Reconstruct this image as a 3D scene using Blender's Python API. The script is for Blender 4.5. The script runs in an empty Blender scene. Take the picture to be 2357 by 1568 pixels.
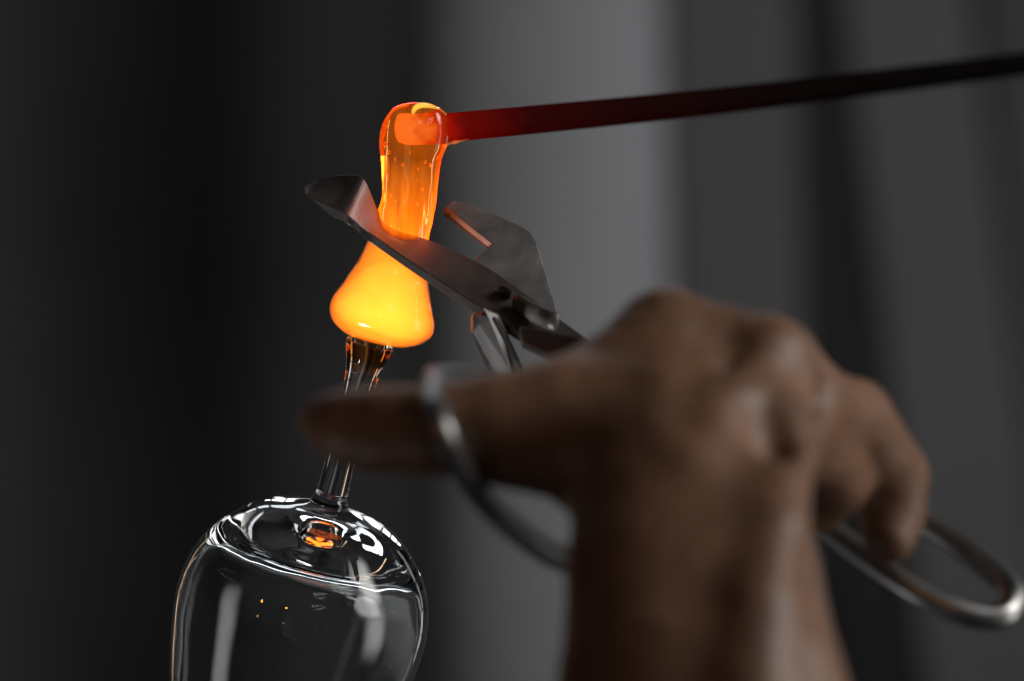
import bpy, bmesh, math, random
import numpy as np
from mathutils import Vector, Matrix, noise as mnoise

random.seed(7)
scene = bpy.context.scene
C = scene.collection

# ------------------------------------------------------------------ camera
CAM = Vector((0.0, 0.0, 1.20))
LENS, SENSOR = 131.0, 36.0
W, H = 2357.0, 1568.0
K = SENSOR / LENS / W                      # metres per picture unit and metre of distance
cd = bpy.data.cameras.new('camera')
cam = bpy.data.objects.new('camera', cd)
C.objects.link(cam)
cam.location = CAM
cam.rotation_euler = (math.radians(90), 0, 0)
cd.lens, cd.sensor_width = LENS, SENSOR
cd.clip_start, cd.clip_end = 0.05, 100
cd.dof.use_dof = True
cd.dof.focus_distance = 1.197
cd.dof.aperture_fstop = 5.6
scene.camera = cam

def P(u, v, d):
    """point seen at (u, v) of a 2357x1568 picture, d metres in front of the camera"""
    return Vector((CAM.x + (u - W / 2) * K * d, CAM.y + d, CAM.z + (H / 2 - v) * K * d))

# ------------------------------------------------------------------ world, lamps, exposure
wd = bpy.data.worlds.new('World')
scene.world = wd
wd.use_nodes = True
bgn = wd.node_tree.nodes['Background']
bgn.inputs[0].default_value = (0.86, 0.92, 1.0, 1)
bgn.inputs[1].default_value = 0.013
vs = scene.view_settings
vs.view_transform, vs.look, vs.gamma, vs.exposure = 'Standard', 'None', 1.0, 0.0
vs.use_curve_mapping = False
scene.cycles.use_denoising = True
scene.cycles.max_bounces = 24
scene.cycles.transmission_bounces = 20
scene.cycles.glossy_bounces = 10
scene.cycles.transparent_max_bounces = 24
scene.cycles.volume_bounces = 0
scene.cycles.caustics_refractive = False
scene.cycles.caustics_reflective = False
scene.cycles.blur_glossy = 0.3
scene.cycles.sample_clamp_indirect = 6

def area(name, loc, target, sx, sy, power, col=(1, 1, 1)):
    l = bpy.data.lights.new(name, 'AREA')
    l.shape, l.size, l.size_y = 'RECTANGLE', sx, sy
    l.energy, l.color = power, col
    o = bpy.data.objects.new(name, l)
    C.objects.link(o)
    o.location = loc
    o.rotation_euler = (Vector(target) - Vector(loc)).to_track_quat('-Z', 'Y').to_euler()
    return o

def window(name, loc, target, w, h, nx, ny, gap, power, col=(0.9, 0.95, 1), spread=180):
    """a window's daylight, pane by pane"""
    rot = (Vector(target) - Vector(loc)).to_track_quat('-Z', 'Y').to_matrix()
    for i in range(nx):
        for j in range(ny):
            off = rot @ Vector(((i - (nx - 1) / 2) * (w / nx), (j - (ny - 1) / 2) * (h / ny), 0))
            l = bpy.data.lights.new(name, 'AREA')
            l.shape, l.size, l.size_y = 'RECTANGLE', w / nx - gap, h / ny - gap
            l.energy, l.color, l.spread = power / (nx * ny), col, math.radians(spread)
            o = bpy.data.objects.new(name, l)
            C.objects.link(o)
            o.location = Vector(loc) + off
            o.rotation_euler = rot.to_euler()

SUBJ = P(1178, 800, 1.15)
def frosted(o):
    """soft-edged lamp, like a frosted pane: its light fades towards the frame"""
    o.data.use_nodes = True
    nt = o.data.node_tree
    em = next(n for n in nt.nodes if n.type == 'EMISSION')
    g_, s_ = nt.nodes.new('ShaderNodeNewGeometry'), nt.nodes.new('ShaderNodeSeparateXYZ')
    nt.links.new(g_.outputs['Parametric'], s_.inputs[0])
    fac = None
    for c_ in 'XY':
        a_, b_, r_ = nt.nodes.new('ShaderNodeMath'), nt.nodes.new('ShaderNodeMath'), nt.nodes.new('ShaderNodeMapRange')
        a_.operation, b_.operation = 'SUBTRACT', 'ABSOLUTE'
        a_.inputs[1].default_value = 0.5
        nt.links.new(s_.outputs[c_], a_.inputs[0])
        nt.links.new(a_.outputs[0], b_.inputs[0])
        r_.interpolation_type = 'SMOOTHSTEP'
        r_.inputs['From Min'].default_value, r_.inputs['From Max'].default_value = 0.12, 0.5
        r_.inputs['To Min'].default_value, r_.inputs['To Max'].default_value = 1.0, 0.0
        nt.links.new(b_.outputs[0], r_.inputs['Value'])
        if fac is None:
            fac = r_.outputs[0]
        else:
            m_ = nt.nodes.new('ShaderNodeMath')
            m_.operation = 'MULTIPLY'
            nt.links.new(fac, m_.inputs[0])
            nt.links.new(r_.outputs[0], m_.inputs[1])
            fac = m_.outputs[0]
    nt.links.new(fac, em.inputs['Strength'])

frosted(area('window_or_added_light', (1.7, 0.70, 2.2), SUBJ, 1.1, 1.6, 58, (1.0, 0.98, 0.95)))         # high milky window to the right
frosted(area('window_or_added_light', (1.85, 0.66, 0.95), SUBJ, 1.0, 2.2, 16, (1.0, 0.98, 0.96)))          # soft lamp added low right for the grey sweep in the bowl
area('furnace_light', (-0.55, -1.5, 1.45), SUBJ, 0.09, 0.07, 0.7, (1.0, 0.42, 0.1))              # furnace mouths across the shop
area('furnace_light', (-1.3, -0.6, 1.6), SUBJ, 0.07, 0.09, 0.6, (1.0, 0.42, 0.1))
window('window_or_added_light', (-1.25, 3.1, 1.3), SUBJ, 0.14, 1.8, 1, 4, 0.05, 0.65, (1, 0.68, 0.42))     # narrow strip behind, left of the picture
window('window_or_added_light', (1.35, 3.2, 1.3), SUBJ, 0.25, 1.6, 1, 3, 0.05, 0.8)                       # narrow strip behind, right of the picture
window('window_or_added_light', (-0.2, 3.7, 2.75), SUBJ, 1.8, 0.3, 5, 1, 0.08, 4)                      # clerestory over the far wall
window('window_or_added_light', (0.9, -0.9, 2.3), SUBJ, 0.6, 0.45, 4, 2, 0.04, 1.3)                       # panes behind the camera
window('window_or_added_light', (-0.52, 0.90, 0.66), P(860, 740, 1.2), 0.24, 0.24, 2, 2, 0.03, 0.18, (1, 1, 1), 24)      # lamp added low in front to put a highlight on the blob
wl = area('column_fill_light', (2.2, 2.6, 2.2), (0.1, 4.2, 1.3), 0.8, 1.6, 6.0, (0.96, 0.97, 1))  # lamp added to brighten the column, kept off the glass by its spread
wl.data.spread = math.radians(110)

# ------------------------------------------------------------------ helpers
def tag(o, label=None, cat=None, group=None, kind=None):
    for k, v in (('label', label), ('category', cat), ('group', group), ('kind', kind)):
        if v:
            o[k] = v
    return o

def thing(name, loc, label, cat):
    o = bpy.data.objects.new(name, None)
    o.empty_display_size = 0.02
    C.objects.link(o)
    o.location = loc
    return tag(o, label, cat)

def link(name, me, mat, parent=None, smooth=True):
    """mesh in world coordinates; its origin moves to its middle"""
    o = bpy.data.objects.new(name, me)
    C.objects.link(o)
    if mat:
        me.materials.append(mat)
    if smooth:
        me.polygons.foreach_set('use_smooth', [True] * len(me.polygons))
    n = len(me.vertices)
    co = np.empty(n * 3)
    me.vertices.foreach_get('co', co)
    co = co.reshape(-1, 3)
    mid = (co.min(0) + co.max(0)) / 2
    me.vertices.foreach_set('co', (co - mid).ravel())
    me.update()
    if parent:
        o.parent = parent
        o.location = Vector(mid) - parent.location
    else:
        o.location = Vector(mid)
    return o

def mesh(name, verts, faces):
    me = bpy.data.meshes.new(name)
    me.from_pydata([tuple(v) for v in verts], [], faces)
    me.update()
    return me

def catmull(pts, n=8, closed=False):
    pts = [np.array(p, float) for p in pts]
    out = []
    N = len(pts)
    for i in range(N if closed else N - 1):
        if closed:
            p0, p1, p2, p3 = pts[i - 1], pts[i], pts[(i + 1) % N], pts[(i + 2) % N]
        else:
            p1, p2 = pts[i], pts[i + 1]
            p0 = pts[i - 1] if i else 2 * p1 - p2
            p3 = pts[i + 2] if i + 2 < N else 2 * p2 - p1
        for k in range(n):
            t = k / n
            out.append(0.5 * ((2 * p1) + (p2 - p0) * t + (2 * p0 - 5 * p1 + 4 * p2 - p3) * t * t
                              + (3 * p1 - p0 - 3 * p2 + p3) * t ** 3))
    if not closed:
        out.append(pts[-1])
    return out

def rings_mesh(name, rings, cap=True, closed=False, flip=None):
    n = len(rings[0])
    verts = [v for r in rings for v in r]
    faces = []
    m = len(rings)
    for i in range(m if closed else m - 1):
        a, b = i * n, ((i + 1) % m) * n
        for j in range(n):
            k = (j + 1) % n
            faces.append((a + j, a + k, b + k, b + j))
    if cap and not closed:
        faces.append(tuple(range(n))[::-1])
        faces.append(tuple((m - 1) * n + j for j in range(n)))
    me = mesh(name, verts, faces)
    bm = bmesh.new()
    bm.from_mesh(me)
    bmesh.ops.recalc_face_normals(bm, faces=bm.faces)
    if flip and flip(bm):
        bmesh.ops.reverse_faces(bm, faces=bm.faces)
    bm.to_mesh(me)
    bm.free()
    return me

def sweep(name, pts, ra, rb=None, seg=16, closed=False, up=Vector((0, 0, 1)), power=2.0, radii=None):
    """bar of superelliptic section along world points"""
    rb = rb or ra
    rings = []
    N = len(pts)
    pts = [Vector(p) for p in pts]
    for i, p in enumerate(pts):
        a = pts[i - 1] if (closed or i) else p
        b = pts[(i + 1) % N] if (closed or i + 1 < N) else p
        t = (b - a).normalized()
        s = t.cross(up)
        s = s.normalized() if s.length > 1e-6 else Vector((1, 0, 0))
        w = s.cross(t).normalized()
        f = radii[i] if radii else 1.0
        ring = []
        for j in range(seg):
            an = 2 * math.pi * j / seg
            c, sn = math.cos(an), math.sin(an)
            cx = math.copysign(abs(c) ** (2 / power), c)
            sx = math.copysign(abs(sn) ** (2 / power), sn)
            ring.append(p + s * (cx * ra * f) + w * (sx * rb * f))
        rings.append(ring)
    return rings_mesh(name, rings, True, closed)

def loft_pairs(name, pairs, d, n=6, seg=48, squash=1.0, wob=0.0, seed=0.0, dd=None):
    """round body whose left and right outline points are given pair by pair, from top to bottom"""
    arr = [(a[0], a[1], b[0], b[1]) + ((dd[i],) if dd else (d,)) for i, (a, b) in enumerate(pairs)]
    rows = catmull(arr, n)
    rings = []
    for r in rows:
        a, b = P(r[0], r[1], r[4]), P(r[2], r[3], r[4])
        c, h = (a + b) / 2, (b - a) / 2
        dep = Vector((0, 1, 0)) * h.length * squash
        ring = []
        for j in range(seg):
            an = 2 * math.pi * j / seg
            q = c + h * math.cos(an) + dep * math.sin(an)
            if wob:
                w_ = Vector((q.x * 330, q.y * 330, q.z * 45)) + Vector((seed, 0, 0))
                q += (q - c).normalized() * wob * (mnoise.noise(w_) + 0.5 * mnoise.noise(w_ * 2.3))
            ring.append(q)
        rings.append(ring)
    return rings_mesh(name, rings, True)

def bevel(o, w, seg=2, angle=35):
    m = o.modifiers.new('bevel', 'BEVEL')
    m.width, m.segments, m.limit_method, m.angle_limit = w, seg, 'ANGLE', math.radians(angle)
    m.harden_normals = False
    return o

# ------------------------------------------------------------------ materials
def new_mat(name):
    m = bpy.data.materials.new(name)
    m.use_nodes = True
    nt = m.node_tree
    for n in list(nt.nodes):
        nt.nodes.remove(n)
    out = nt.nodes.new('ShaderNodeOutputMaterial')
    return m, nt, out

def N(nt, t, **kw):
    n = nt.nodes.new(t)
    for k, v in kw.items():
        setattr(n, k, v)
    return n

def principled(name, col, rough, metal=0.0, scale=60, var=0.25, bump=0.0, bscale=300, rvar=0.1, spec=0.5, stretch=None,
               col2=None, sss=0.0):
    m, nt, out = new_mat(name)
    b = N(nt, 'ShaderNodeBsdfPrincipled')
    nt.links.new(b.outputs[0], out.inputs[0])
    tc = N(nt, 'ShaderNodeTexCoord')
    src = tc.outputs['Object']
    if stretch:
        mp = N(nt, 'ShaderNodeMapping')
        mp.inputs['Scale'].default_value = stretch
        nt.links.new(src, mp.inputs[0])
        src = mp.outputs[0]
    nz = N(nt, 'ShaderNodeTexNoise')
    nz.inputs['Scale'].default_value = scale
    nz.inputs['Detail'].default_value = 6
    nt.links.new(src, nz.inputs['Vector'])
    rp = N(nt, 'ShaderNodeValToRGB')
    c2 = col2 or tuple(c * (1 + var) for c in col)
    rp.color_ramp.elements[0].position, rp.color_ramp.elements[1].position = 0.3, 0.7
    rp.color_ramp.elements[0].color = (*[c * (1 - var) for c in col], 1)
    rp.color_ramp.elements[1].color = (*c2, 1)
    nt.links.new(nz.outputs['Fac'], rp.inputs[0])
    nt.links.new(rp.outputs[0], b.inputs['Base Color'])
    mr = N(nt, 'ShaderNodeMapRange')
    mr.inputs['To Min'].default_value, mr.inputs['To Max'].default_value = rough - rvar, rough + rvar
    nt.links.new(nz.outputs['Fac'], mr.inputs['Value'])
    nt.links.new(mr.outputs[0], b.inputs['Roughness'])
    b.inputs['Metallic'].default_value = metal
    b.inputs['Specular IOR Level'].default_value = spec
    if sss:
        b.inputs['Subsurface Weight'].default_value = sss
        b.inputs['Subsurface Radius'].default_value = (1.0, 0.35, 0.2)
        b.inputs['Subsurface Scale'].default_value = 0.004
    if bump:
        n2 = N(nt, 'ShaderNodeTexNoise')
        n2.inputs['Scale'].default_value = bscale
        n2.inputs['Detail'].default_value = 4
        nt.links.new(src, n2.inputs['Vector'])
        bp = N(nt, 'ShaderNodeBump')
        bp.inputs['Strength'].default_value = 0.5
        bp.inputs['Distance'].default_value = bump
        nt.links.new(n2.outputs['Fac'], bp.inputs['Height'])
        nt.links.new(bp.outputs[0], b.inputs['Normal'])
    return m

def clear_glass():
    m, nt, out = new_mat('clear_glass')
    b = N(nt, 'ShaderNodeBsdfPrincipled')
    b.inputs['Base Color'].default_value = (0.97, 0.98, 0.98, 1)
    b.inputs['Roughness'].default_value = 0.0
    b.inputs['IOR'].default_value = 1.5
    b.inputs['Transmission Weight'].default_value = 1.0
    nt.links.new(b.outputs[0], out.inputs[0])
    return m

def hot_core():
    """the hottest middle of the gather: light from its depth, no skin of its own"""
    m, nt, out = new_mat('molten_core_glass')
    tr, em = N(nt, 'ShaderNodeBsdfTransparent'), N(nt, 'ShaderNodeEmission')
    nt.links.new(tr.outputs[0], out.inputs['Surface'])
    em.inputs[0].default_value = (1.25, 0.15, 0.020, 1)
    em.inputs[1].default_value = 72.0
    tc, mp, nz, mr = N(nt, 'ShaderNodeTexCoord'), N(nt, 'ShaderNodeMapping'), N(nt, 'ShaderNodeTexNoise'), N(nt, 'ShaderNodeMapRange')
    mp.inputs['Scale'].default_value = (70, 70, 210)
    mp.inputs['Rotation'].default_value = (0, 0.35, 0)
    nz.inputs['Scale'].default_value = 1.0
    nz.inputs['Distortion'].default_value = 1.2
    mr.inputs['From Min'].default_value, mr.inputs['From Max'].default_value = 0.3, 0.7
    mr.inputs['To Min'].default_value, mr.inputs['To Max'].default_value = 45.0, 105.0
    nt.links.new(tc.outputs['Object'], mp.inputs[0])
    nt.links.new(mp.outputs[0], nz.inputs['Vector'])
    nt.links.new(nz.outputs['Fac'], mr.inputs['Value'])
    nt.links.new(mr.outputs[0], em.inputs[1])
    nt.links.new(em.outputs[0], out.inputs['Volume'])
    return m

def hot_blob():
    """molten glass hot enough to be seen only by its own light: glossy skin, light from the whole body"""
    m, nt, out = new_mat('molten_yellow_glass')
    tr, gl, fr, mx = N(nt, 'ShaderNodeBsdfTransparent'), N(nt, 'ShaderNodeBsdfGlossy'), N(nt, 'ShaderNodeFresnel'), N(nt, 'ShaderNodeMixShader')
    fr.inputs['IOR'].default_value = 1.5
    gl.inputs['Roughness'].default_value = 0.03
    ge, iv, mu = N(nt, 'ShaderNodeNewGeometry'), N(nt, 'ShaderNodeMath', operation='SUBTRACT'), N(nt, 'ShaderNodeMath', operation='MULTIPLY')
    iv.inputs[0].default_value = 1.0
    nt.links.new(ge.outputs['Backfacing'], iv.inputs[1])
    nt.links.new(fr.outputs[0], mu.inputs[0])
    nt.links.new(iv.outputs[0], mu.inputs[1])
    nt.links.new(mu.outputs[0], mx.inputs[0])
    nt.links.new(tr.outputs[0], mx.inputs[1])
    nt.links.new(gl.outputs[0], mx.inputs[2])
    nt.links.new(mx.outputs[0], out.inputs['Surface'])
    em, ab, ad = N(nt, 'ShaderNodeEmission'), N(nt, 'ShaderNodeVolumeAbsorption'), N(nt, 'ShaderNodeAddShader')
    em.inputs[0].default_value = (1.25, 0.265, 0.011, 1)
    em.inputs[1].default_value = 95.0
    ab.inputs[0].default_value = (0.9, 0.75, 0.6, 1)
    ab.inputs[1].default_value = 60.0
    nt.links.new(em.outputs[0], ad.inputs[0])
    nt.links.new(ab.outputs[0], ad.inputs[1])
    nt.links.new(ad.outputs[0], out.inputs['Volume'])
    return m

def hot_neck():
    """hot, still clear glass: amber, refracting, glowing faintly through its depth"""
    m, nt, out = new_mat('molten_amber_glass')
    b = N(nt, 'ShaderNodeBsdfPrincipled')
    b.inputs['Base Color'].default_value = (1.0, 1.0, 1.0, 1)
    b.inputs['Roughness'].default_value = 0.0
    b.inputs['IOR'].default_value = 1.45
    b.inputs['Transmission Weight'].default_value = 1.0
    nt.links.new(b.outputs[0], out.inputs['Surface'])
    em, ab, ad = N(nt, 'ShaderNodeEmission'), N(nt, 'ShaderNodeVolumeAbsorption'), N(nt, 'ShaderNodeAddShader')
    em.inputs[0].default_value = (1.0, 0.245, 0.010, 1)
    tc, mp, nz, sx = N(nt, 'ShaderNodeTexCoord'), N(nt, 'ShaderNodeMapping'), N(nt, 'ShaderNodeTexNoise'), N(nt, 'ShaderNodeSeparateXYZ')
    mp.inputs['Scale'].default_value = (420, 420, 60)
    nz.inputs['Scale'].default_value = 1.0
    nt.links.new(tc.outputs['Object'], mp.inputs[0])
    nt.links.new(mp.outputs[0], nz.inputs['Vector'])
    nt.links.new(tc.outputs['Object'], sx.inputs[0])
    mr = N(nt, 'ShaderNodeMapRange')                     # hotter towards the gather below
    mr.inputs['From Min'].default_value, mr.inputs['From Max'].default_value = -0.022, 0.006
    mr.inputs['To Min'].default_value, mr.inputs['To Max'].default_value = 190.0, 24.0
    nt.links.new(sx.outputs['Z'], mr.inputs['Value'])
    sc_, mu = N(nt, 'ShaderNodeMapRange'), N(nt, 'ShaderNodeMath', operation='MULTIPLY')
    sc_.inputs['From Min'].default_value, sc_.inputs['From Max'].default_value = 0.35, 0.65
    sc_.inputs['To Min'].default_value, sc_.inputs['To Max'].default_value = 0.45, 1.5
    nt.links.new(nz.outputs['Fac'], sc_.inputs['Value'])
    nt.links.new(mr.outputs[0], mu.inputs[0])
    nt.links.new(sc_.outputs[0], mu.inputs[1])
    nt.links.new(mu.outputs[0], em.inputs[1])
    ab.inputs[0].default_value = (1.0, 0.72, 0.2, 1)
    ab.inputs[1].default_value = 230.0
    nt.links.new(em.outputs[0], ad.inputs[0])
    nt.links.new(ab.outputs[0], ad.inputs[1])
    nt.links.new(ad.outputs[0], out.inputs['Volume'])
    return m

def hot_iron(length):
    """dark iron whose heat fades along its own X axis from the tip"""
    m, nt, out = new_mat('hot_iron')
    df, b, ad = N(nt, 'ShaderNodeBsdfDiffuse'), N(nt, 'ShaderNodeEmission'), N(nt, 'ShaderNodeAddShader')
    df.inputs['Color'].default_value = (0.004, 0.003, 0.003, 1)      # sooty, scaled iron
    at = N(nt, 'ShaderNodeAttribute', attribute_name='along')
    nz = N(nt, 'ShaderNodeTexNoise')
    nz.inputs['Scale'].default_value = 160
    tc = N(nt, 'ShaderNodeTexCoord')
    nt.links.new(tc.outputs['Object'], nz.inputs['Vector'])
    ma = N(nt, 'ShaderNodeMath', operation='MULTIPLY_ADD')
    ma.inputs[1].default_value = 0.009
    nt.links.new(nz.outputs['Fac'], ma.inputs[0])
    nt.links.new(at.outputs['Fac'], ma.inputs[2])
    rp = N(nt, 'ShaderNodeValToRGB')
    e = rp.color_ramp.elements
    stops = [(0.0, (1.0, 0.19, 0.022)), (0.0105, (1.0, 0.165, 0.016)), (0.0150, (0.55, 0.02, 0.0)), (0.0195, (0.30, 0.004, 0.0)),
             (0.028, (0.11, 0.001, 0.0)), (0.058, (0.022, 0.0003, 0)), (0.11, (0.008, 0.0001, 0.0)), (0.2, (0.0016, 0.0, 0.0)), (0.29, (0.0, 0.0, 0.0))]
    for k, (pos, c) in enumerate(stops):
        q = e[k] if k < 2 else e.new(pos / 0.3)
        q.position = pos / 0.3
        q.color = (*c, 1)
    mr = N(nt, 'ShaderNodeMapRange')
    mr.inputs['From Max'].default_value = 0.3
    nt.links.new(ma.outputs[0], mr.inputs['Value'])
    nt.links.new(mr.outputs[0], rp.inputs[0])
    nt.links.new(rp.outputs[0], b.inputs['Color'])
    nt.links.new(df.outputs[0], ad.inputs[0])
    nt.links.new(b.outputs[0], ad.inputs[1])
    nt.links.new(ad.outputs[0], out.inputs[0])
    return m

M_glass, M_blob, M_neck = clear_glass(), hot_blob(), hot_neck()
M_blade = principled('forged_blade_steel', (0.135, 0.112, 0.104), 0.44, 0.6, 90, 0.22, 0.0003, 320, 0.07)
M_shaded = principled('shade_darkened_steel', (0.03, 0.027, 0.025), 0.42, 0.2, 100, 0.2, 0.0001, 300, 0.05)  # steel colour darkened in place of shade and dark reflections
M_far = principled('scuffed_blade_steel', (0.27, 0.262, 0.255), 0.48, 0.4, 110, 0.3, 0.0002, 240, 0.07)
M_edge = principled('ground_edge_steel', (0.5, 0.43, 0.36), 0.26, 1.0, 150, 0.15, 0.0, 300, 0.04)
M_bolt = principled('worn_bolt_steel', (0.15, 0.14, 0.135), 0.45, 0.5, 150, 0.25, 0.0003, 300)
M_handle = principled('polished_bar_steel', (0.42, 0.41, 0.40), 0.36, 1.0, 80, 0.2, 0.0001, 300, 0.06)
M_skin = principled('skin', (0.195, 0.098, 0.055), 0.50, 0.0, 55, 0.25, 0.0007, 380, 0.05, 0.62, sss=0.3)
M_wall = principled('dark_workshop_wall', (0.18, 0.182, 0.19), 0.8, 0, 2.0, 0.25)
M_column = principled('pale_grey_column', (0.38, 0.385, 0.395), 0.7, 0, 3.0, 0.1)
M_panel = principled('grey_panel', (0.16, 0.16, 0.16), 0.75, 0, 2.5, 0.12)
M_mid = principled('slate_panel', (0.12, 0.12, 0.12), 0.8, 0, 2.5, 0.12)
M_dark = principled('charcoal_panel', (0.085, 0.083, 0.08), 0.8, 0, 2.5, 0.15)

# ------------------------------------------------------------------ background of the workshop
def slab(name, u0, u1, d, depth, mat, lean=0.0, z0=-1.0, z1=3.4, label=None, kind='structure'):
    a, b = P(u0, 784, d), P(u1, 784, d)
    vs_ = []
    for z in (z0, z1):
        sh = -lean * (z - CAM.z)
        vs_ += [(a.x + sh, a.y, z), (b.x + sh, b.y, z), (b.x + sh, b.y + depth, z), (a.x + sh, a.y + depth, z)]
    f = [(0, 1, 5, 4), (1, 2, 6, 5), (2, 3, 7, 6), (3, 0, 4, 7), (4, 5, 6, 7), (3, 2, 1, 0)]
    o = link(name, mesh(name, vs_, f), mat, None, False)
    o['kind'] = kind
    bevel(o, 0.01)
    return o

slab('back_wall', -9000, 11000, 5.6, 0.2, M_wall)
cx = P(1265, 784, 4.2)
cr = 0.5 * 590 * K * 4.2
ring = lambda z: [(cx.x - 0.03 * (z - CAM.z) + cr * math.cos(2 * math.pi * j / 64), cx.y + 0.12 + 0.6 * cr * math.sin(2 * math.pi * j / 64), z) for j in range(64)]
col_o = link('column', rings_mesh('column', [ring(-1.0), ring(0.5), ring(2.0), ring(3.4)]), M_column)
col_o['kind'] = 'structure'
slab('wall_panel', 1555, 1850, 4.7, 0.08, M_panel, 0.03)
slab('wall_panel', 2030, 2330, 4.7, 0.08, M_panel, 0.12)
slab('wall_recess', 1800, 2150, 5.1, 0.08, M_dark, 0.05)
slab('wall_recess', 2335, 3100, 4.9, 0.08, M_mid, 0.1)

# ------------------------------------------------------------------ wine glass, bowl down
GD = 1.2
S = K * GD                                    # metres per picture unit at the glass
base = P(757, 1165, GD)
tilt = math.radians(14.5)
fwd = math.radians(9)
# axis pointing up along the stem, leaning right and a little towards the camera
ax = Vector((math.sin(tilt) * math.cos(fwd), -math.sin(fwd), math.cos(tilt) * math.cos(fwd))).normalized()
rx = Vector((0, 1, 0)).cross(ax).normalized()
ry = ax.cross(rx).normalized()

def lathe(name, prof, seg=144, org=base, cap=True, wave=None):
    rings = []
    for i_, (a, r) in enumerate(prof):
        ring = []
        for j in range(seg):
            an = 2 * math.pi * j / seg
            q = org + ax * a + rx * (r * math.cos(an)) + ry * (r * math.sin(an))
            if wave:
                q += wave(i_, q, (q - org - ax * a))
            ring.append(q)
        rings.append(ring)
    def inward(bm):                       # outer wall must face away from the axis
        bm.faces.ensure_lookup_table()
        f = bm.faces[seg * 2]
        c = f.calc_center_median() - org
        return f.normal.dot(c - ax * c.dot(ax)) < 0
    return rings_mesh(name, rings, cap, False, inward)

glass = thing('wine_glass', base, 'clear wine glass held upside down below the glowing blob', 'wine glass')
sm = lambda pr, n=10: [(-q[0] * S, max(q[1], 0.01) * S) for q in catmull(pr, n)]
outer = sm([(-30, 37), (-23, 38), (-16, 43), (-8, 45), (0, 48), (9, 80), (24, 142), (48, 186), (85, 224), (125, 256), (175, 280), (255, 294), (340, 288), (480, 262), (640, 225), (760, 200)])
inner = sm([(760, 195), (640, 220), (480, 257), (340, 282), (255, 286), (190, 272), (150, 252), (128, 232), (113, 206), (102, 165), (89, 110), (83, 60), (80.6, 25), (80, 2)])
n_out = len(outer)
def ripple(i_, q, rad_):
    amp = 0.00012 if i_ < n_out else 0.00022 * min(1.0, max(0.15, (i_ - n_out - 40) / 30))
    if rad_.length < 1e-4:
        return Vector((0, 0, 0))
    amp *= min(1.0, rad_.length / 0.02)
    return rad_.normalized() * amp * mnoise.noise(q * 70) + ax * amp * mnoise.noise(q * 95 + Vector((9, 0, 0)))
bowl_me = lathe('bowl', outer + inner, wave=ripple)
bm = bmesh.new()
bm.from_mesh(bowl_me)
bm.faces.ensure_lookup_table()
caps = [f for f in bm.faces if len(f.verts) > 4 and (f.calc_center_median() - base).dot(ax) > 25 * S]
bmesh.ops.delete(bm, geom=caps, context='FACES_ONLY')       # the stem goes on from here: no glass skin between them
bm.to_mesh(bowl_me)
bm.free()
bowl = link('bowl', bowl_me, M_glass, glass)
stem_prof = sm([(-30, 37), (-60, 35.5), (-120, 34), (-200, 33.5), (-265, 34.5), (-310, 38), (-340, 44), (-362, 50), (-380, 54), (-392, 55)], 8)
M_stem = M_glass.copy()
M_stem.name = 'clear_glass_warm_end'                          # still amber with heat where it meets the gather
nt_ = M_stem.node_tree
b_ = next(n for n in nt_.nodes if n.type == 'BSDF_PRINCIPLED')
at_, rp2 = N(nt_, 'ShaderNodeAttribute', attribute_name='warm_amount'), N(nt_, 'ShaderNodeValToRGB')
rp2.color_ramp.elements[0].color = (0.97, 0.98, 0.98, 1)
rp2.color_ramp.elements[1].color = (0.95, 0.34, 0.06, 1)
nt_.links.new(at_.outputs['Fac'], rp2.inputs[0])
nt_.links.new(rp2.outputs[0], b_.inputs['Base Color'])
stem_me = lathe('stem', stem_prof, cap=False)
wa = stem_me.attributes.new('warm_amount', 'FLOAT', 'POINT')
wa.data.foreach_set('value', [min(1.0, max(0.0, (a_ / S - 318) / 40)) for (a_, r_) in stem_prof for _ in range(144)])
stem = link('stem', stem_me, M_stem, glass)

# ------------------------------------------------------------------ molten glass between the stem and the rod
molten = thing('molten_glass', P(880, 700, GD), 'glowing yellow and amber molten glass hanging from the rod over the stem', 'molten glass')
neck_pairs = [((944, 236), (960, 236)), ((920, 241), (985, 239)), ((901, 253), (1012, 248)), ((885, 275), (1027, 263)), ((874, 308), (1034, 298)),
              ((872, 335), (1028, 337)), ((876, 365), (1014, 374)), ((880, 420), (1008, 425)), ((878, 457), (1003, 470)),
              ((870, 484), (996, 508)), ((868, 508), (987, 550)), ((862, 528), (984, 578))]
neck = link('neck', loft_pairs('neck', neck_pairs, GD, 6, 72, 0.62, 0.00042, 3.0), M_neck, molten)
blob_pairs = [((861, 530), (984, 580)), ((846, 556), (984, 628)), ((824, 600), (988, 662)), ((797, 640), (993, 698)), ((770, 676), (998, 728)),
              ((759, 706), (1001, 750)), ((764, 736), (995, 774)), ((784, 760), (968, 793)), ((806, 774), (930, 801)), ((835, 785), (890, 798))]
blob = link('blob', loft_pairs('blob', blob_pairs, GD, 6, 64, 0.92, 0.0004, 9.0), M_blob, molten)

core_pairs = [((893, 602), (925, 612)), ((868, 606), (950, 626)), ((838, 618), (978, 657)), ((806, 648), (990, 697)), ((782, 680), (995, 727)),
              ((770, 702), (997, 747)), ((780, 724), (988, 766)), ((806, 746), (968, 782)), ((850, 760), (925, 784)), ((876, 770), (896, 780))]
core = link('core', loft_pairs('core', core_pairs, GD, 6, 48, 0.86, 0.0008, 5.0), hot_core(), molten)
def hot_skin(k, col):
    m = hot_core()
    e_ = next(n for n in m.node_tree.nodes if n.type == 'EMISSION')
    m.node_tree.links.remove(e_.inputs[1].links[0])
    e_.inputs[0].default_value, e_.inputs[1].default_value = (*col, 1), k
    m.name = 'hot_glass_thread'
    return m
fold_pts = catmull([P(950, 262, 1.193), P(955, 250, 1.1935), P(968, 243, 1.194), P(990, 244, 1.1945), P(1012, 252, 1.195), P(1028, 264, 1.196)], 6)
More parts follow.
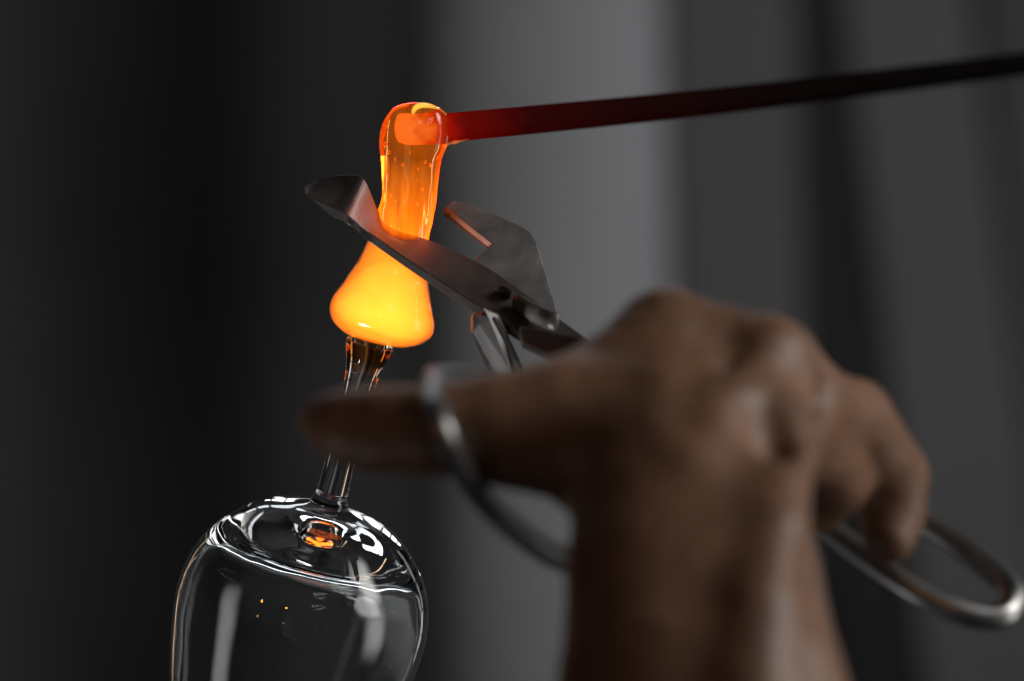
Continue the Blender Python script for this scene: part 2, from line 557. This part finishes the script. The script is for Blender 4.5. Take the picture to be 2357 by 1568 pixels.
fold = link('fold', sweep('fold', fold_pts, 0.00085, None, 12, radii=[0.3 + 0.9 * math.sin(math.pi * min(1, (k + 2) / 26)) ** .7 for k in range(len(fold_pts))]),
            hot_skin(560, (1.0, 0.55, 0.06)), molten)
drip_pts = catmull([P(1018, 338, 1.199), P(1034, 331, 1.1985), P(1055, 326, 1.1995), P(1080, 320, 1.2015)], 6)
drip = link('drip', sweep('drip', drip_pts, 0.0006, None, 12, radii=[1.3, 1.2, 1.1, 1.0, .9, .8, .7, .7, .8, 1.0, 1.1, 1.0, .8, .6, .5, .5, .4, .3, .2][:len(drip_pts)]), hot_skin(420, (1.0, 0.20, 0.012)), molten)
bub = bmesh.new()
bmesh.ops.create_uvsphere(bub, u_segments=12, v_segments=8, radius=1.0)
bme = bpy.data.meshes.new('bubble')
bub.to_mesh(bme)
bub.free()
bme.polygons.foreach_set('use_smooth', [True] * len(bme.polygons))
air, nt_, out_ = new_mat('trapped_air')
b_ = N(nt_, 'ShaderNodeBsdfGlass')
b_.inputs['IOR'].default_value = 0.68
nt_.links.new(b_.outputs[0], out_.inputs[0])
bme.materials.append(air)
for (u, v, r) in [(888, 332, .7), (897, 350, .55), (893, 290, .5), (978, 372, .45), (912, 366, .4), (927, 378, .45), (990, 380, .5), (962, 388, .4), (972, 436, .45),
                  (903, 450, .4), (889, 476, .4), (960, 470, .5), (938, 430, .35), (915, 505, .4), (985, 500, .35), (945, 350, .4)]:
    o = bpy.data.objects.new('bubble', bme)
    C.objects.link(o)
    o.parent = molten
    o.location = P(u, v, GD - 0.0025 + random.uniform(-.0015, .0015)) - molten.location
    o.scale = (r * .001, r * .001, r * .0013)

# ------------------------------------------------------------------ iron rod
rod_ctrl = [P(920, 300, 1.2), P(1030, 294, 1.205), P(1500, 249, 1.285), P(1840, 211, 1.36), P(2357, 147, 1.48), P(2900, 76, 1.605), P(3600, -20, 1.775)]
rp_ = [Vector(p) for p in catmull(rod_ctrl, 24)]
rad = []
acc = [0.0]
for i in range(1, len(rp_)):
    acc.append(acc[-1] + (rp_[i] - rp_[i - 1]).length)
for i, a in enumerate(acc):
    rad.append(min(1.0, math.sqrt(max(0.0, 1 - (1 - min(1, a / 0.0035)) ** 2)) * 0.4 + 0.6) * (1 + 0.008 * mnoise.noise(Vector((a * 120, 0, 0)))))
# finer start for the rounded tip
rod = thing('iron_rod', rp_[0], 'long dark iron rod with red hot tip inside the molten glass', 'rod')
rme = sweep('shaft', rp_, 0.0047, None, 24, radii=rad)
att = rme.attributes.new('along', 'FLOAT', 'POINT')
vals = []
for i in range(len(rp_)):
    vals += [acc[i]] * 24
att.data.foreach_set('value', vals)
shaft = link('shaft', rme, hot_iron(0.2), rod)

# ------------------------------------------------------------------ shears
shears = thing('shears', P(1240, 735, 1.165), 'dark steel glassworking shears with looped bar handles cutting the molten glass', 'shears')

def plate(name, pts, off, mat, bev=0.0005):
    """plate from a front outline (u, v, d); off = (du, dv, dd) to its back face"""
    n = len(pts)
    fr = [P(*p) for p in pts]
    bk = [P(p[0] + off[0], p[1] + off[1], p[2] + off[2]) for p in pts]
    faces = [tuple(range(n)), tuple(range(2 * n - 1, n - 1, -1))]
    for i in range(n):
        j = (i + 1) % n
        faces.append((i, n + i, n + j, j))
    me = mesh(name, fr + bk, faces)
    bm = bmesh.new()
    bm.from_mesh(me)
    bmesh.ops.recalc_face_normals(bm, faces=bm.faces)
    bm.to_mesh(me)
    bm.free()
    o = link(name, me, mat, shears, False)
    bevel(o, bev, 2)
    return o

# near blade: rows of (upper edge, lower edge) along it, with a raised end, plus the thick dark underside
up = [(700, 431, 1.202), (735, 411, 1.2035), (800, 402, 1.201), (838, 412, 1.196), (869, 480, 1.198), (905, 526, 1.2), (985, 551, 1.196), (1090, 598, 1.188),
      (1160, 640, 1.181), (1290, 735, 1.166), (1400, 815, 1.15)]
lo = [(703, 446, 1.196), (725, 458, 1.193), (760, 475, 1.190), (799, 494, 1.1865), (835, 524, 1.1885), (870, 549, 1.1885), (960, 612, 1.182), (1062, 678, 1.174),
      (1140, 728, 1.166), (1262, 808, 1.152), (1370, 880, 1.14)]
def strip_solid(name, up, lo, thick, mat, par, n=4):
    A = catmull(up, n); B = catmull(lo, n)   # section by section
    rings = []
    for a, b in zip(A, B):
        pa, pb = P(*a), P(*b)
        f = min(1.0, max(0.25, (a[0] - 690) / 110))
        dn = Vector((0.12, 0.12, -1)).normalized() * thick * f
        rings.append([pa, pa.lerp(pb, .25), pa.lerp(pb, .5), pa.lerp(pb, .75), pb, pb + dn * .55 , pb + dn, pa.lerp(pb, .5) + dn + Vector((0, .002, 0)), pa + dn])
    o = link(name, rings_mesh(name, rings), mat, par, False)
    bevel(o, 0.0005, 2, 30)
    return o
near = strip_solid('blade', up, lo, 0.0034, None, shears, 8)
hot = M_blade.copy()  # blade steel with the molten glass's red reflection painted in as emission
hot.name = 'forged_blade_steel_painted_glow'
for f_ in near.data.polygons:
    if len(f_.vertices) == 4 and f_.index % 9 >= 4:      # thickness below the cutting face, its shade put into a darker colour
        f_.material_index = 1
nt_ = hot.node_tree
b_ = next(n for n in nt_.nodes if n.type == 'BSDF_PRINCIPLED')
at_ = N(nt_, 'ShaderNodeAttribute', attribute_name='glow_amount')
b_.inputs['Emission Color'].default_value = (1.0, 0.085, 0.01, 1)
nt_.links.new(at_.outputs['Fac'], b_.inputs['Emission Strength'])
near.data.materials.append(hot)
near.data.materials.append(M_shaded)
touch = P(850, 500, 1.2)                      # centre of the painted red glow, beside the hot glass
glow_att = near.data.attributes.new('glow_amount', 'FLOAT', 'POINT')
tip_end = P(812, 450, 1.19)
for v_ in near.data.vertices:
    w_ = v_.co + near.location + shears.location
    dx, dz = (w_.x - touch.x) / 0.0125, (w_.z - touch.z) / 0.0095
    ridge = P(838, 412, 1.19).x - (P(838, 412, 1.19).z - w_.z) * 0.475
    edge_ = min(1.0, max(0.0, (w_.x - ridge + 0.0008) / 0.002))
    glow_att.data[v_.index].value = 0.17 * math.exp(-(dx * dx + dz * dz)) * edge_

far_pts = [(1040, 489, 1.203), (1024, 479, 1.205), (1040, 461, 1.208), (1075, 467, 1.207), (1130, 488, 1.204), (1200, 520, 1.199), (1222, 533, 1.196), (1236, 558, 1.193),
           (1262, 640, 1.185), (1287, 728, 1.176), (1284, 745, 1.174), (1265, 746, 1.176), (1180, 700, 1.185), (1100, 640, 1.193), (1092, 606, 1.196), (1104, 588, 1.197), (1133, 563, 1.197)]
far_pts = [(u_, v_, 1.203 - .0000144 * (u_ - 1040) - .0000996 * (v_ - 489)) for (u_, v_, _) in far_pts]
far = plate('blade', far_pts, (-8, 8, 0.003), M_far)
edge = plate('cutting_edge', [(1021, 480, 1.2052), (1041, 491, 1.2032), (1131, 563, 1.1972), (1121, 569, 1.2000), (1019, 494, 1.2080)], (3, 3, 0.0012), M_edge, 0.0002)

# pivot bolt with its tapered lever
bolt_pts = catmull([P(1186, 692, 1.1685), P(1210, 710, 1.1645), P(1240, 726, 1.160), P(1270, 738, 1.156), P(1286, 742, 1.156)], 6)
rr = [0.55 + 0.5 * math.sin(math.pi * min(1, i / 18)) if i < 18 else 1.0 for i in range(len(bolt_pts))]
rr = [0.7, 0.9, 1.0] + [1.05] * (len(bolt_pts) - 6) + [1.0, 0.85, 0.5]
bolt = link('pivot_bolt', sweep('pivot_bolt', bolt_pts, 0.0018, 0.0029, 18, radii=rr), M_bolt, shears)
slot = plate('slot_shade', [(1146, 657, 1.1722), (1162, 657, 1.1712), (1180, 670, 1.1692), (1175, 680, 1.1685), (1158, 677, 1.170), (1148, 668, 1.1712)], (2, 8, 0.004), M_shaded)  # dark plate standing in for the shaded slot by the bolt

# shank that runs from under the near blade down to the thumb loop
shank = plate('shank', [(1100, 705, 1.158), (1148, 722, 1.152), (1204, 862, 1.162), (1220, 905, 1.166), (1150, 905, 1.172), (1084, 748, 1.160)], (-9, 3, 0.008), M_shaded, 0.0024)
shank.modifiers['bevel'].segments = 1
strip = plate('shank_edge', [(1113, 709, 1.1525), (1147, 724, 1.157), (1210, 860, 1.166), (1214, 900, 1.17), (1192, 896, 1.163), (1180, 862, 1.160)], (2, 2, 0.003), M_handle, 0.0004)
bar = plate('shank', [(1195, 748, 1.15), (1330, 775, 1.13), (1500, 900, 1.10), (1500, 960, 1.09), (1330, 850, 1.12), (1200, 790, 1.145)], (0, 12, 0.006), M_shaded, 0.0008)

def loop(ctrl, ra, rb, name='handle_loop', closed=True, n=12):
    pts = [Vector(p) for p in catmull([P(*c) for c in ctrl], n, closed)]
    return link(name, sweep(name, pts, ra, rb, 18, closed, Vector((0, 1, 0.2)), 2.6), M_handle, shears)

# thumb loop: behind the thumb, round its left and across the front of it, then away behind the wrist
thumb_loop = loop([(1400, 960, 1.11), (1260, 925, 1.085), (1145, 884, 1.05), (1060, 874, 1.01), (1003, 882, 0.985), (1000, 925, 0.958), (1018, 985, 0.945), (1052, 1070, 0.95),
                   (1110, 1150, 0.965), (1190, 1222, 0.98), (1290, 1285, 1.0), (1420, 1300, 1.03), (1560, 1210, 1.06), (1560, 1060, 1.09), (1490, 985, 1.11)], 0.0031, 0.0042)
finger_loop = loop([(1450, 880, 1.11), (1650, 1035, 1.09), (1860, 1185, 1.065), (2050, 1322, 1.05), (2180, 1395, 1.045), (2270, 1420, 1.045), (2322, 1405, 1.048), (2325, 1355, 1.055),
                    (2250, 1285, 1.065), (2120, 1195, 1.075), (1960, 1085, 1.085), (1700, 930, 1.10), (1520, 850, 1.12)], 0.0037, 0.0037)

# ------------------------------------------------------------------ hand and forearm: one smooth body
def sd_chain(X, chain):
    best = None
    for (a, ra), (b, rb) in zip(chain[:-1], chain[1:]):
        pa, pb = np.array(a), np.array(b)
        ab = pb - pa
        t = np.clip(((X - pa) @ ab) / (ab @ ab), 0, 1)
        dd = np.linalg.norm(X - (pa + t[..., None] * ab), axis=-1) - (ra + (rb - ra) * t)
        best = dd if best is None else smin(best, dd, 0.002)
    return best

def smin(a, b, k):
    h = np.clip(0.5 + 0.5 * (b - a) / k, 0, 1)
    return b + (a - b) * h - k * h * (1 - h)

def ch(*pts):
    return [(tuple(P(u, v, d)), r / 1000.0) for (u, v, d, r) in pts]

def surface_nets(F, org, h):
    """closed surface F = 0 as quads, vectorised"""
    nx, ny, nz = F.shape
    s = F < 0
    c = np.zeros((nx - 1, ny - 1, nz - 1, 3)); cnt = np.zeros((nx - 1, ny - 1, nz - 1))
    corners = [(i, j, k) for i in (0, 1) for j in (0, 1) for k in (0, 1)]
    sub = lambda A, o: A[o[0]:nx - 1 + o[0], o[1]:ny - 1 + o[1], o[2]:nz - 1 + o[2]]
    for a in corners:
        for axn in range(3):
            if a[axn]:
                continue
            b = list(a); b[axn] = 1
            fa, fb = sub(F, a), sub(F, b)
            cr_ = (fa < 0) != (fb < 0)
            t = np.where(cr_, fa / np.where(cr_, fa - fb, 1), 0)
            for q in range(3):
                c[..., q] += np.where(cr_, a[q] + (t if q == axn else 0), 0)
            cnt += cr_
    act = cnt > 0
    idx = -np.ones(act.shape, int)
    idx[act] = np.arange(act.sum())
    ijk = np.argwhere(act)
    verts = (ijk + c[act] / cnt[act][:, None]) * h + org
    quads = []
    for axn in range(3):
        o1, o2 = [(1, 2), (2, 0), (0, 1)][axn]
        sl = [slice(1, -1)] * 3
        sl[axn] = slice(0, -1)
        A = s[tuple(sl)]
        sl2 = list(sl); sl2[axn] = slice(1, None)
        B = s[tuple(sl2)]
        # edges from (i,j,k) along axn
        e = np.argwhere(A != B)
        off = np.array([1, 1, 1]); off[axn] = 0
        e2 = e + off
        flip = A[A != B]
        d1 = np.zeros(3, int); d1[o1] = 1
        d2 = np.zeros(3, int); d2[o2] = 1
        g = lambda q: idx[q[:, 0], q[:, 1], q[:, 2]]
        q = np.stack([g(e2 - d1 - d2), g(e2 - d2), g(e2), g(e2 - d1)], 1)
        q[~flip] = q[~flip][:, ::-1]
        quads.append(q)
    return verts, np.concatenate(quads)

def build_hand():
    h = 0.0016
    lo_, hi_ = np.array(P(600, 2300, 0.9)), np.array(P(2300, 560, 1.15))
    lo_ = np.minimum(lo_, np.array(P(600, 2000, 1.0))); 
    lo_[1], hi_[1] = 0.86, 1.12
    hi_[0] = P(2200, 0, 1.1).x
    lo_[0] = P(640, 0, 1.0).x
    lo_[2] = P(0, 2050, 0.93).z
    hi_[2] = P(0, 620, 1.02).z
    n = np.ceil((hi_ - lo_) / h).astype(int)
    g = np.stack(np.meshgrid(*[lo_[i] + h * np.arange(n[i]) for i in range(3)], indexing='ij'), -1).astype(np.float64)
    # forearm and wrist
    arm = smin(sd_chain(g, ch((1500, 1100, .957, 19), (1505, 1190, .947, 20.5), (1510, 1320, .935, 22.5), (1525, 1568, .92, 25.5), (1545, 1950, .90, 30))),
               sd_chain(g, ch((1660, 1080, .957, 19), (1675, 1190, .945, 19.5), (1690, 1330, .932, 20.5), (1722, 1568, .915, 23), (1800, 1950, .895, 28))), 0.016)
    # metacarpals
    palm = sd_chain(g, ch((1490, 1110, .966, 15), (1505, 930, .976, 14), (1535, 775, .992, 11)))
    palm = smin(palm, sd_chain(g, ch((1580, 1110, .966, 15), (1655, 950, .972, 14), (1765, 832, .986, 10.8))), 0.012)
    palm = smin(palm, sd_chain(g, ch((1660, 1110, .966, 15), (1740, 1000, .972, 14), (1850, 925, .996, 10.5))), 0.012)
    palm = smin(palm, sd_chain(g, ch((1680, 1110, .966, 15), (1730, 1040, .975, 14), (1800, 1020, .992, 11))), 0.010)
    palm = smin(palm, sd_chain(g, ch((1550, 800, .993, 11), (1650, 800, .990, 10.8), (1760, 838, .987, 10.5))), 0.006)
    palm = smin(palm, sd_chain(g, ch((1560, 900, .990, 13), (1720, 930, .99, 13))), 0.012)
    body = smin(arm, palm, 0.014)
    # thumb and its web
    thumb = sd_chain(g, ch((1480, 1060, .960, 18), (1290, 1000, .966, 14), (1130, 990, .966, 12), (1010, 990, .966, 11.6), (880, 990, .972, 11.2), (806, 984, .976, 9.9), (752, 970, .980, 7.0)))
    web = sd_chain(g, ch((1180, 985, .969, 12.2), (1285, 940, .972, 12.2), (1400, 870, .982, 11), (1520, 790, .99, 10.5)))
    web = smin(web, sd_chain(g, ch((1300, 1000, .968, 13), (1480, 960, .97, 13))), 0.010)
    body = smin(body, smin(thumb, web, 0.010), 0.010)
    # tendons and the knob of the wrist
    for c_ in (ch((1590, 1080, .934, 3.4), (1650, 960, .950, 3.0), (1745, 840, .975, 3.0)),
               ch((1540, 1040, .938, 2.6), (1525, 900, .958, 2.2), (1535, 790, .982, 2.2)),
               ch((1740, 1900, .876, 8), (1735, 1568, .893, 7.5), (1752, 1400, .902, 7), (1785, 1220, .920, 6.5), (1818, 1060, .944, 5), (1815, 980, .956, 3.4))):
        body = smin(body, sd_chain(g, c_), 0.008)
    # hollow behind the little finger's tendon
    hol = sd_chain(g, ch((1768, 940, .946, 3), (1780, 1010, .941, 4), (1782, 1050, .941, 3)))
    body = -smin(-body, hol, 0.008)
    for c_ in (ch((1700, 775, .972, 1.6), (1660, 880, .962, 1.0)), ch((1880, 905, .984, 1.5), (1850, 985, .974, 1.0))):
        body = -smin(-body, sd_chain(g, c_), 0.007)      # furrows between the knuckles
    # fingers
    ring_f = sd_chain(g, ch((1790, 860, .99, 10.4), (1850, 925, .998, 10.5), (1965, 962, 1.018, 10.4), (2050, 1095, 1.035, 10.2), (2058, 1180, 1.034, 8.6), (2050, 1238, 1.03, 7.2)))
    pinky = sd_chain(g, ch((1790, 1010, .99, 11), (1890, 1050, 1.008, 10), (1925, 1110, 1.02, 9), (1880, 1160, 1.025, 8), (1800, 1160, 1.02, 7)))
    middle = sd_chain(g, ch((1760, 832, .985, 10.8), (1860, 905, 1.025, 9.8), (1880, 1010, 1.055, 9), (1790, 1060, 1.06, 8), (1700, 1040, 1.05, 7.5)))
    index = sd_chain(g, ch((1535, 775, .992, 11), (1470, 800, 1.03, 10), (1420, 850, 1.06, 9), (1400, 900, 1.075, 8)))
    for f_ in (ring_f, pinky, middle, index):
        body = smin(body, f_, 0.0045)
    v, q = surface_nets(body, lo_, h)
    me = mesh('person', v, q.tolist())
    bm = bmesh.new()
    bm.from_mesh(me)
    for _ in range(2):
        bmesh.ops.smooth_vert(bm, verts=bm.verts, factor=0.5, use_axis_x=True, use_axis_y=True, use_axis_z=True)
    bmesh.ops.recalc_face_normals(bm, faces=bm.faces)
    bm.normal_update()
    mv = [(v_, v_.normal.copy()) for v_ in bm.verts]
    for v_, n_ in mv:
        p_ = v_.co
        v_.co = p_ + n_ * (0.0004 * mnoise.noise(p_ * 75) + 0.0002 * mnoise.noise(p_ * 190) + 0.0003 * (1 - abs(mnoise.noise(Vector((p_.x * 60, p_.y * 60, p_.z * 260))))))
    bm.to_mesh(me)
    bm.free()
    return me

person = link('person', build_hand(), M_skin)
tag(person, 'bare brown right forearm and hand gripping the shears, thumb through one loop', 'person')

near['label'] = 'long near blade with a painted red glow at its notch'
far['label'] = 'short far blade with an orange lit edge'
